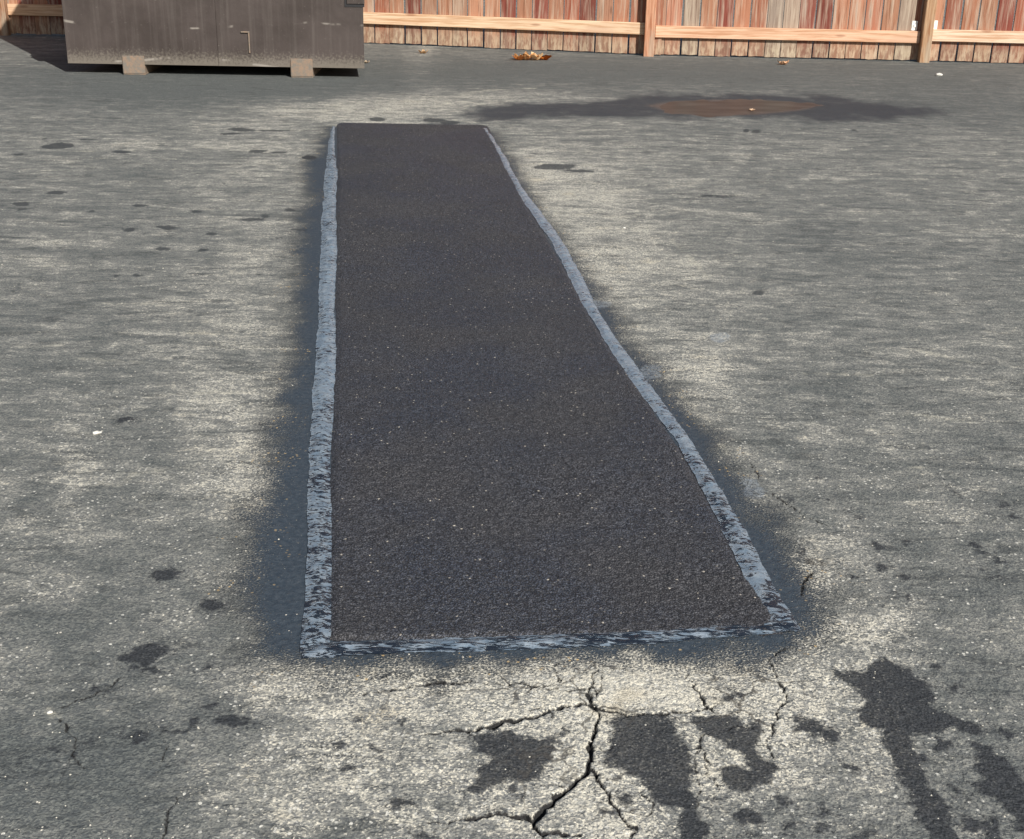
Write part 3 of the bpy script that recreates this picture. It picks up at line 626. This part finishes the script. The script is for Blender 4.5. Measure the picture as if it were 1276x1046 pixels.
for k in range(len(posts)-1):
    a, b = Vector(posts[k]), Vector(posts[k+1]); dv = b-a; L = dv.length; ang = math.atan2(dv.y, dv.x); ux = dv.normalized()
    n = Vector((ux.y, -ux.x, 0))                       # towards the camera
    # rails between posts, flush with the posts' fronts less 10 mm
    rl = None
    for zi, zr in enumerate((.182, .90, 1.62)):
        if rl is None:
            bm = bmesh.new(); box(bm, -L/2+.050, L/2-.050, -.019, .019, 0, .104, .004, 1); rl = obj('rail', bm, rm.m, fence); o = rl
        else: o = link(bpy.data.objects.new('rail', rl.data), fence)
        c = (a+b)/2 + n*(-.030); place(o, (c.x, c.y, zr-(.02 if k == 4 and zi == 0 else 0)), ang)
        o.color = [(.62, .42, .27, 1), (.62, .42, .27, 1), (.62, .42, .27, 1), (.72, .54, .37, 1), (.66, .44, .30, 1), (.70, .54, .40, 1), (.6, .4, .3, 1)][k % 7]
    # pickets behind the rails
    x = .0
    while x < L-.03:
        w_, m_ = PICK[rng.randrange(7)]
        gap = rng.choice((.004, .006, .009, .012, .015, .018))
        c = a+ux*(x+w_/2)+n*(-.049-.009)
        o = link(bpy.data.objects.new('picket', m_), fence)
        place(o, (c.x, c.y, rng.uniform(.002, .012)), ang)
        o.rotation_euler = (rng.uniform(-.002, .002), 0, ang)
        cc = rng.choice(COLS); f = rng.uniform(.85, 1.15); o.color = (cc[0]*f*.72, cc[1]*f*.60, cc[2]*f*.57, 1)
        x += w_+gap
# white plates either side of the post at the right
wp = Mat('white_metal'); wp.fin(wp.mix(wp.ss(wp.noise(40), .5, .7), (.86, .86, .83), (.62, .6, .56)), .45)
pa = Vector(posts[5]); d = Vector(posts[6])-Vector(posts[4]); ang = math.atan2(d.y, d.x); ux = d.normalized(); n = Vector((ux.y, -ux.x, 0))
br = None
for s_, dx, dz in ((-1, -.105, .268), (1, .072, .275)):
    if br is None:
        bm = bmesh.new(); box(bm, -.026, .026, -.006, .0, 0, .085, .003, 1); box(bm, -.012, .012, -.012, -.0055, .03, .055, .003, 1)
        br = obj('plate', bm, wp.m, fence); o = br
    else: o = link(bpy.data.objects.new('plate', br.data), fence)
    c = pa+ux*dx+n*(-.049+.0005); place(o, (c.x, c.y, dz), ang)
    o['label'] = 'small white plate on the boards beside the post'

# ------------------------------------------------------------------ dumpster
dm_ = Mat('brown_steel')
dn = dm_.noise(2.2, None, 4, .6); dsx = dm_.n('ShaderNodeSeparateXYZ'); dm_.put(dsx.inputs[0], dm_.pos)
dv1 = dm_.noise(1.0, dm_.map((30, 30, 1.2)), 4, .65); dsp = dm_.noise(55, None, 3, .7)
dcol = dm_.mix(dm_.ss(dn, .35, .65), (.042, .032, .028), (.066, .052, .047))
dcol = dm_.mix(dm_.math('MULTIPLY', dm_.ss(dv1, .45, .75), .2), dcol, (.17, .15, .135))
dirt = dm_.ss(dm_.math('ADD', dsx.outputs[2], dm_.math('MULTIPLY', dm_.math('SUBTRACT', dsp, .5), .30)), .085, .20, 1, 0)
dcol = dm_.mix(dm_.math('MULTIPLY', dirt, .5), dcol, (.24, .215, .175))
dcol = dm_.mix(dm_.math('MULTIPLY', dm_.ss(dsp, .66, .72), .35), dcol, (.30, .27, .24))
# scratches: wavy thin lines and rings
scr = dm_.n('ShaderNodeTexWave', wave_type='RINGS'); dm_.put(scr.inputs['Vector'], dm_.map((1.0, 1.0, 1.2), loc=(1.9, 0, -.3))); scr.inputs['Scale'].default_value = .9; scr.inputs['Distortion'].default_value = 2.5
sm2 = dm_.math('MULTIPLY', dm_.ss(scr.outputs['Fac'], .985, 1.0), dm_.ss(dm_.noise(5, None, 3), .52, .62))
dcol = dm_.mix(dm_.math('MULTIPLY', sm2, .55), dcol, (.36, .33, .29))
dcol = dm_.mix(dm_.math('MULTIPLY', dm_.ss(dm_.noise(13, None, 5, .75), .68, .74), .6), dcol, (.24, .10, .05))
dm_.fin(dcol, .5, dm_.bump(dm_.math('ADD', dn, dm_.math('MULTIPLY', dsp, .05)), .02, .35), spec=.5)
ft = Mat('rusty_steel'); ft.fin(ft.mix(ft.ss(ft.noise(40, None, 4), .35, .65), (.17, .15, .125), (.24, .17, .12)), .75, ft.bump(ft.noise(80), .003, .6))
lm = Mat('black_plastic'); lm.fin((.02, .02, .022), .5)
A = at(86, 92); Bp = at(454.5, 98.5)
dang = math.atan2(Bp[1]-A[1], Bp[0]-A[0]); DW = math.hypot(*(Bp-A)[:2])
print('dumpster width', DW, A, Bp)
dc = (A+Bp)/2
du = thing('dumpster', 'brown steel dumpster with scuffed dirty front standing before the fence', 'dumpster', (dc[0], dc[1], 0), dang)
DD, ZB, HF, HB = 1.45, .078, 1.96, 2.14
def taper(o):
    for v in o.data.vertices: v.co.x *= 1-.155*max(0, min(1, v.co.y/DD))
bm = bmesh.new(); hw = DW/2; T = .006
def prism_x(bm, prof, x0, x1):
    a = [bm.verts.new((x0, y, z)) for y, z in prof]; b = [bm.verts.new((x1, y, z)) for y, z in prof]
    n = len(prof)
    for k in range(n): bm.faces.new((a[k], a[(k+1) % n], b[(k+1) % n], b[k]))
    bm.faces.new(a[::-1]); bm.faces.new(b)
box(bm, -hw, hw, 0, T, ZB, HF, .0015)                                  # front
box(bm, -hw, hw, DD-T, DD, ZB, HB, .0015)                              # back
for s_ in (-1, 1): prism_x(bm, [(T, ZB), (DD-T, ZB), (DD-T, HB), (T, HF)], s_*hw-(T if s_ > 0 else 0), s_*hw+(T if s_ < 0 else 0))
box(bm, -hw+T, hw-T, T, DD-T, ZB+.004, ZB+.012)                        # floor
bmesh.ops.recalc_face_normals(bm, faces=bm.faces[:])
taper(obj('body', bm, dm_.m, du))
bm = bmesh.new()                                                        # top rim tube
tube(bm, [(-hw, -.004, HF), (hw, -.004, HF)], .022); tube(bm, [(-hw, DD+.004, HB), (hw, DD+.004, HB)], .022)
for s_ in (-1, 1): tube(bm, [(s_*(hw+.002), 0, HF), (s_*(hw+.002), DD, HB)], .022)
taper(obj('rim', bm, dm_.m, du, True))
for x0, x1 in ((-hw+.01, -.01), (.01, hw-.01)):
    bm = bmesh.new(); prism_x(bm, [(-.05, HF+.024), (DD+.03, HB+.024), (DD+.03, HB+.04), (-.05, HF+.04)], x0, x1)
    for k in range(5):
        xx = x0+(x1-x0)*(k+.5)/5; prism_x(bm, [(0, HF+.0355), (DD, HB+.0355), (DD, HB+.055), (0, HF+.055)], xx-.03, xx+.03)
    bmesh.ops.recalc_face_normals(bm, faces=bm.faces[:]); taper(obj('lid', bm, lm.m, du))
for s_ in (-1, 1):                                                      # side channels that take the truck's forks
    bm = bmesh.new(); x0, x1 = (hw, hw+.03) if s_ > 0 else (-hw-.11, -hw)
    z0, z1 = .60, .78
    box(bm, x0, x1, .12, DD-.15, z0, z0+.008); box(bm, x0, x1, .12, DD-.15, z1-.008, z1)
    xo = x1 if s_ > 0 else x0
    box(bm, xo-.004, xo+.004, .12, DD-.15, z0+.003, z1-.003)
    taper(obj('fork_pocket', bm, dm_.m, du))
# lapped corner plates on the front, dark gap round each painted by an added black sheet behind it
for s_ in (-1, 1):
    bm = bmesh.new()
    if s_ > 0: box(bm, hw-.125, hw+.012, -.012, -.002, .555, .80, .004)
    else: box(bm, -hw-.045, -hw+.10, -.014, -.002, .59, .80, .004)
    obj('corner_plate', bm, dm_.m, du)
    bm = bmesh.new()
    if s_ > 0: box(bm, hw-.140, hw+.010, -.0045, -.0005, .535, .80)
    else: box(bm, -hw-.05, -hw+.11, -.0045, -.0005, .575, .80)
    obj('plate_gap_sheet', bm, lm.m, du)
# weld seam down the front
bm = bmesh.new(); tube(bm, [(-hw+DW*.508, -.001, ZB), (-hw+DW*.508, -.001, HF)], .0012, 6); obj('weld_seam', bm, dm_.m, du, True)
# skids: channels under the floor, end plate lapping up the front
for fx_ in (.222, .788):
    xc = -hw+DW*fx_; bm = bmesh.new()
    box(bm, xc-.085, xc+.085, -.008, DD+.005, .0, .010, .003); box(bm, xc-.083, xc-.073, -.004, DD, .0095, ZB-.001); box(bm, xc+.073, xc+.083, -.004, DD, .0095, ZB-.001)
    box(bm, xc-.085, xc+.085, -.012, -.002, .009, .145, .004, 2)
    obj('skid', bm, ft.m, du)
# bent hook on the front
bm = bmesh.new(); xc = -hw+DW*.615
box(bm, xc-.005, xc+.005, -.012, -.002, .18, .330, .002); box(bm, xc-.060, xc+.007, -.014, -.002, .331, .341, .002)
hk = obj('hook', bm, ft.m, du)

# ------------------------------------------------------------------ leaves, scraps, stones
lf = Mat('dry_leaf'); loi = lf.n('ShaderNodeObjectInfo')
lf.fin(lf.mix(lf.ss(lf.noise(60, None, 3), .4, .65), loi.outputs['Color'], lf.mix(1.0, loi.outputs['Color'], (.6, .45, .35), 'MULTIPLY')), .7)
def leaf_mesh(seed):
    r = random.Random(seed); bm = bmesh.new()
    n = 25; ring = []
    for k in range(n):
        a = 2*math.pi*k/n; lobes = .62+.38*abs(math.cos(2.5*a))**.7
        rad = lobes*(1+r.uniform(-.08, .08)); ring.append((math.cos(a)*rad, math.sin(a)*rad*.85))
    def hgt(x, y): return .30*x*x+.42*abs(y)**1.5+.06*math.sin(7*x+seed)+.05*math.sin(9*y)
    c = bm.verts.new((0, 0, hgt(0, 0)))
    i1 = [bm.verts.new((x*.5, y*.5, hgt(x*.5, y*.5))) for x, y in ring]; o1 = [bm.verts.new((x, y, hgt(x, y))) for x, y in ring]
    for k in range(n):
        j = (k+1) % n; bm.faces.new((c, i1[k], i1[j])); bm.faces.new((i1[k], o1[k], o1[j], i1[j]))
    ret = bmesh.ops.solidify(bm, geom=bm.faces[:], thickness=.02)
    mz = min(v.co.z for v in bm.verts)
    for v in bm.verts: v.co.z -= mz
    return bm
LM = []
for k in range(4):
    b_ = leaf_mesh(k); m_ = bpy.data.meshes.new('leaf'); b_.to_mesh(m_); b_.free(); m_.materials.append(lf.m); LM.append(m_)
LEAVES = [(648, 75, .078, 0, 'curled tan leaf at the left end of the leaf cluster by the fence', (.80, .46, .17)),
          (657, 75, .085, 1, 'curled tan leaf second from left in the leaf cluster', (.85, .55, .25)),
          (667, 75, .090, 2, 'largest pale curled leaf in the middle of the leaf cluster', (.88, .64, .36)),
          (678, 75, .078, 3, 'brown leaf at the right end of the leaf cluster by the fence', (.78, .44, .16)),
          (527, 67, .048, 1, 'small dry leaf lying alone between dumpster and leaf cluster', (.75,.55,.33)),
          (976, 81, .052, 2, 'small tan dry leaf near the fence right of the puddle', (.78, .5, .3)),
          (937, 138, .026, 3, 'small pale leaf floating on the puddle', (.9, .7, .5)),
          (456, 79, .036, 0, 'pale curled leaf beside the lower right corner of the dumpster', (.58, .5, .38))]
for x, y, s_, k, lab, c in LEAVES:
    o = link(bpy.data.objects.new('dry_leaf', LM[k])); p = at(x, y)
    o.location = (p[0], p[1], -.0035 if (x, y) == (937, 138) else .001); o.rotation_euler = (0, 0, x*.37); o.scale = (s_, s_, s_*1.5)
    o.color = (*c, 1); tag(o, lab, 'leaf', 'dry leaves on the asphalt')
sw = Mat('pale_stone'); soi = sw.n('ShaderNodeObjectInfo'); sw.fin(sw.mix(sw.ss(sw.noise(90), .4, .6), soi.outputs['Color'], (.45, .43, .38)), .8)
def rock(bm, r, c, s, sub=1):
    ret = bmesh.ops.create_icosphere(bm, subdivisions=sub, radius=1)
    q = (r.uniform(.7, 1.3), r.uniform(.7, 1.3), r.uniform(.5, .8)); a = r.uniform(0, 6.28)
    for v in ret['verts']:
        p = v.co*(1+r.uniform(-.16, .16)); x, y = p.x*q[0], p.y*q[1]
        v.co = Vector((x*math.cos(a)-y*math.sin(a), x*math.sin(a)+y*math.cos(a), p.z*q[2]))*s+c
for x, y, s_, lab in ((121, 541, .009, 'white pebble on the worn asphalt left of the patch'), (1170, 95, .026, 'white scrap of stone before the fence right of the right post'), (778, 285, .006, 'tiny white pebble on the asphalt right of the patch'),
                      (62, 889, .0042, 'pale chip beside a short crack at the lower left')):
    bm = bmesh.new(); r = random.Random(x); rock(bm, r, Vector((0, 0, s_*.55)), s_, 2)
    o = obj('pebble', bm, sw.m); p = at(x, y); o.location = (p[0], p[1], 0); o.scale = (1.5, 1, .8); o.color = (.8, .79, .74, 1); tag(o, lab, 'pebble', 'loose pale pebbles')
# loose grit strewn over the lot (nobody could count it)
def grit(name, lab, n, test, col_, seed, z0=.0, smin=.0012, smax=.0032):
    r = random.Random(seed); V, Fc = [], []
    base = [(1, 0, 0), (0, 1, 0), (-1, 0, 0), (0, -1, 0), (0, 0, 1), (0, 0, -.6)]
    tri = [(0, 1, 4), (1, 2, 4), (2, 3, 4), (3, 0, 4), (1, 0, 5), (2, 1, 5), (3, 2, 5), (0, 3, 5)]
    k = 0; tries = 0
    while k < n and tries < n*40:
        tries += 1
        px, py = test(r)
        if px is None: continue
        p = at(px, py); s = r.uniform(smin, smax)*(1+.25*p[1]); a = r.uniform(0, 6.28); b = len(V)
        for x, y, z in base:
            x *= r.uniform(.7, 1.3); y *= r.uniform(.7, 1.2)
            V.append((p[0]+s*(x*math.cos(a)-y*math.sin(a)), p[1]+s*(x*math.sin(a)+y*math.cos(a)), z0+s*.45+s*z*r.uniform(.5, .9)))
        Fc += [tuple(b+i for i in t) for t in tri]; k += 1
    me = bpy.data.meshes.new(name); me.from_pydata(V, [], Fc); me.materials.append(sw.m)
    o = link(bpy.data.objects.new(name, me)); o['kind'] = 'stuff'; o['label'] = lab; o['category'] = 'grit'; o.color = col_; return o
def on_lot(r):
    y = 1046-r.random()**1.3*880; x = r.uniform(-40, 1316)
    if 370 < x < 1000 and y > 150:
        f = (y-150)/650; xr_ = 615+f*385
        if x < xr_ and y < 815: return None, None
    return x, y
grit('loose_grit', 'pale loose grit strewn over the worn asphalt', 700, on_lot, (.52, .5, .43, 1), 3, 0.0, .0006, .0017)
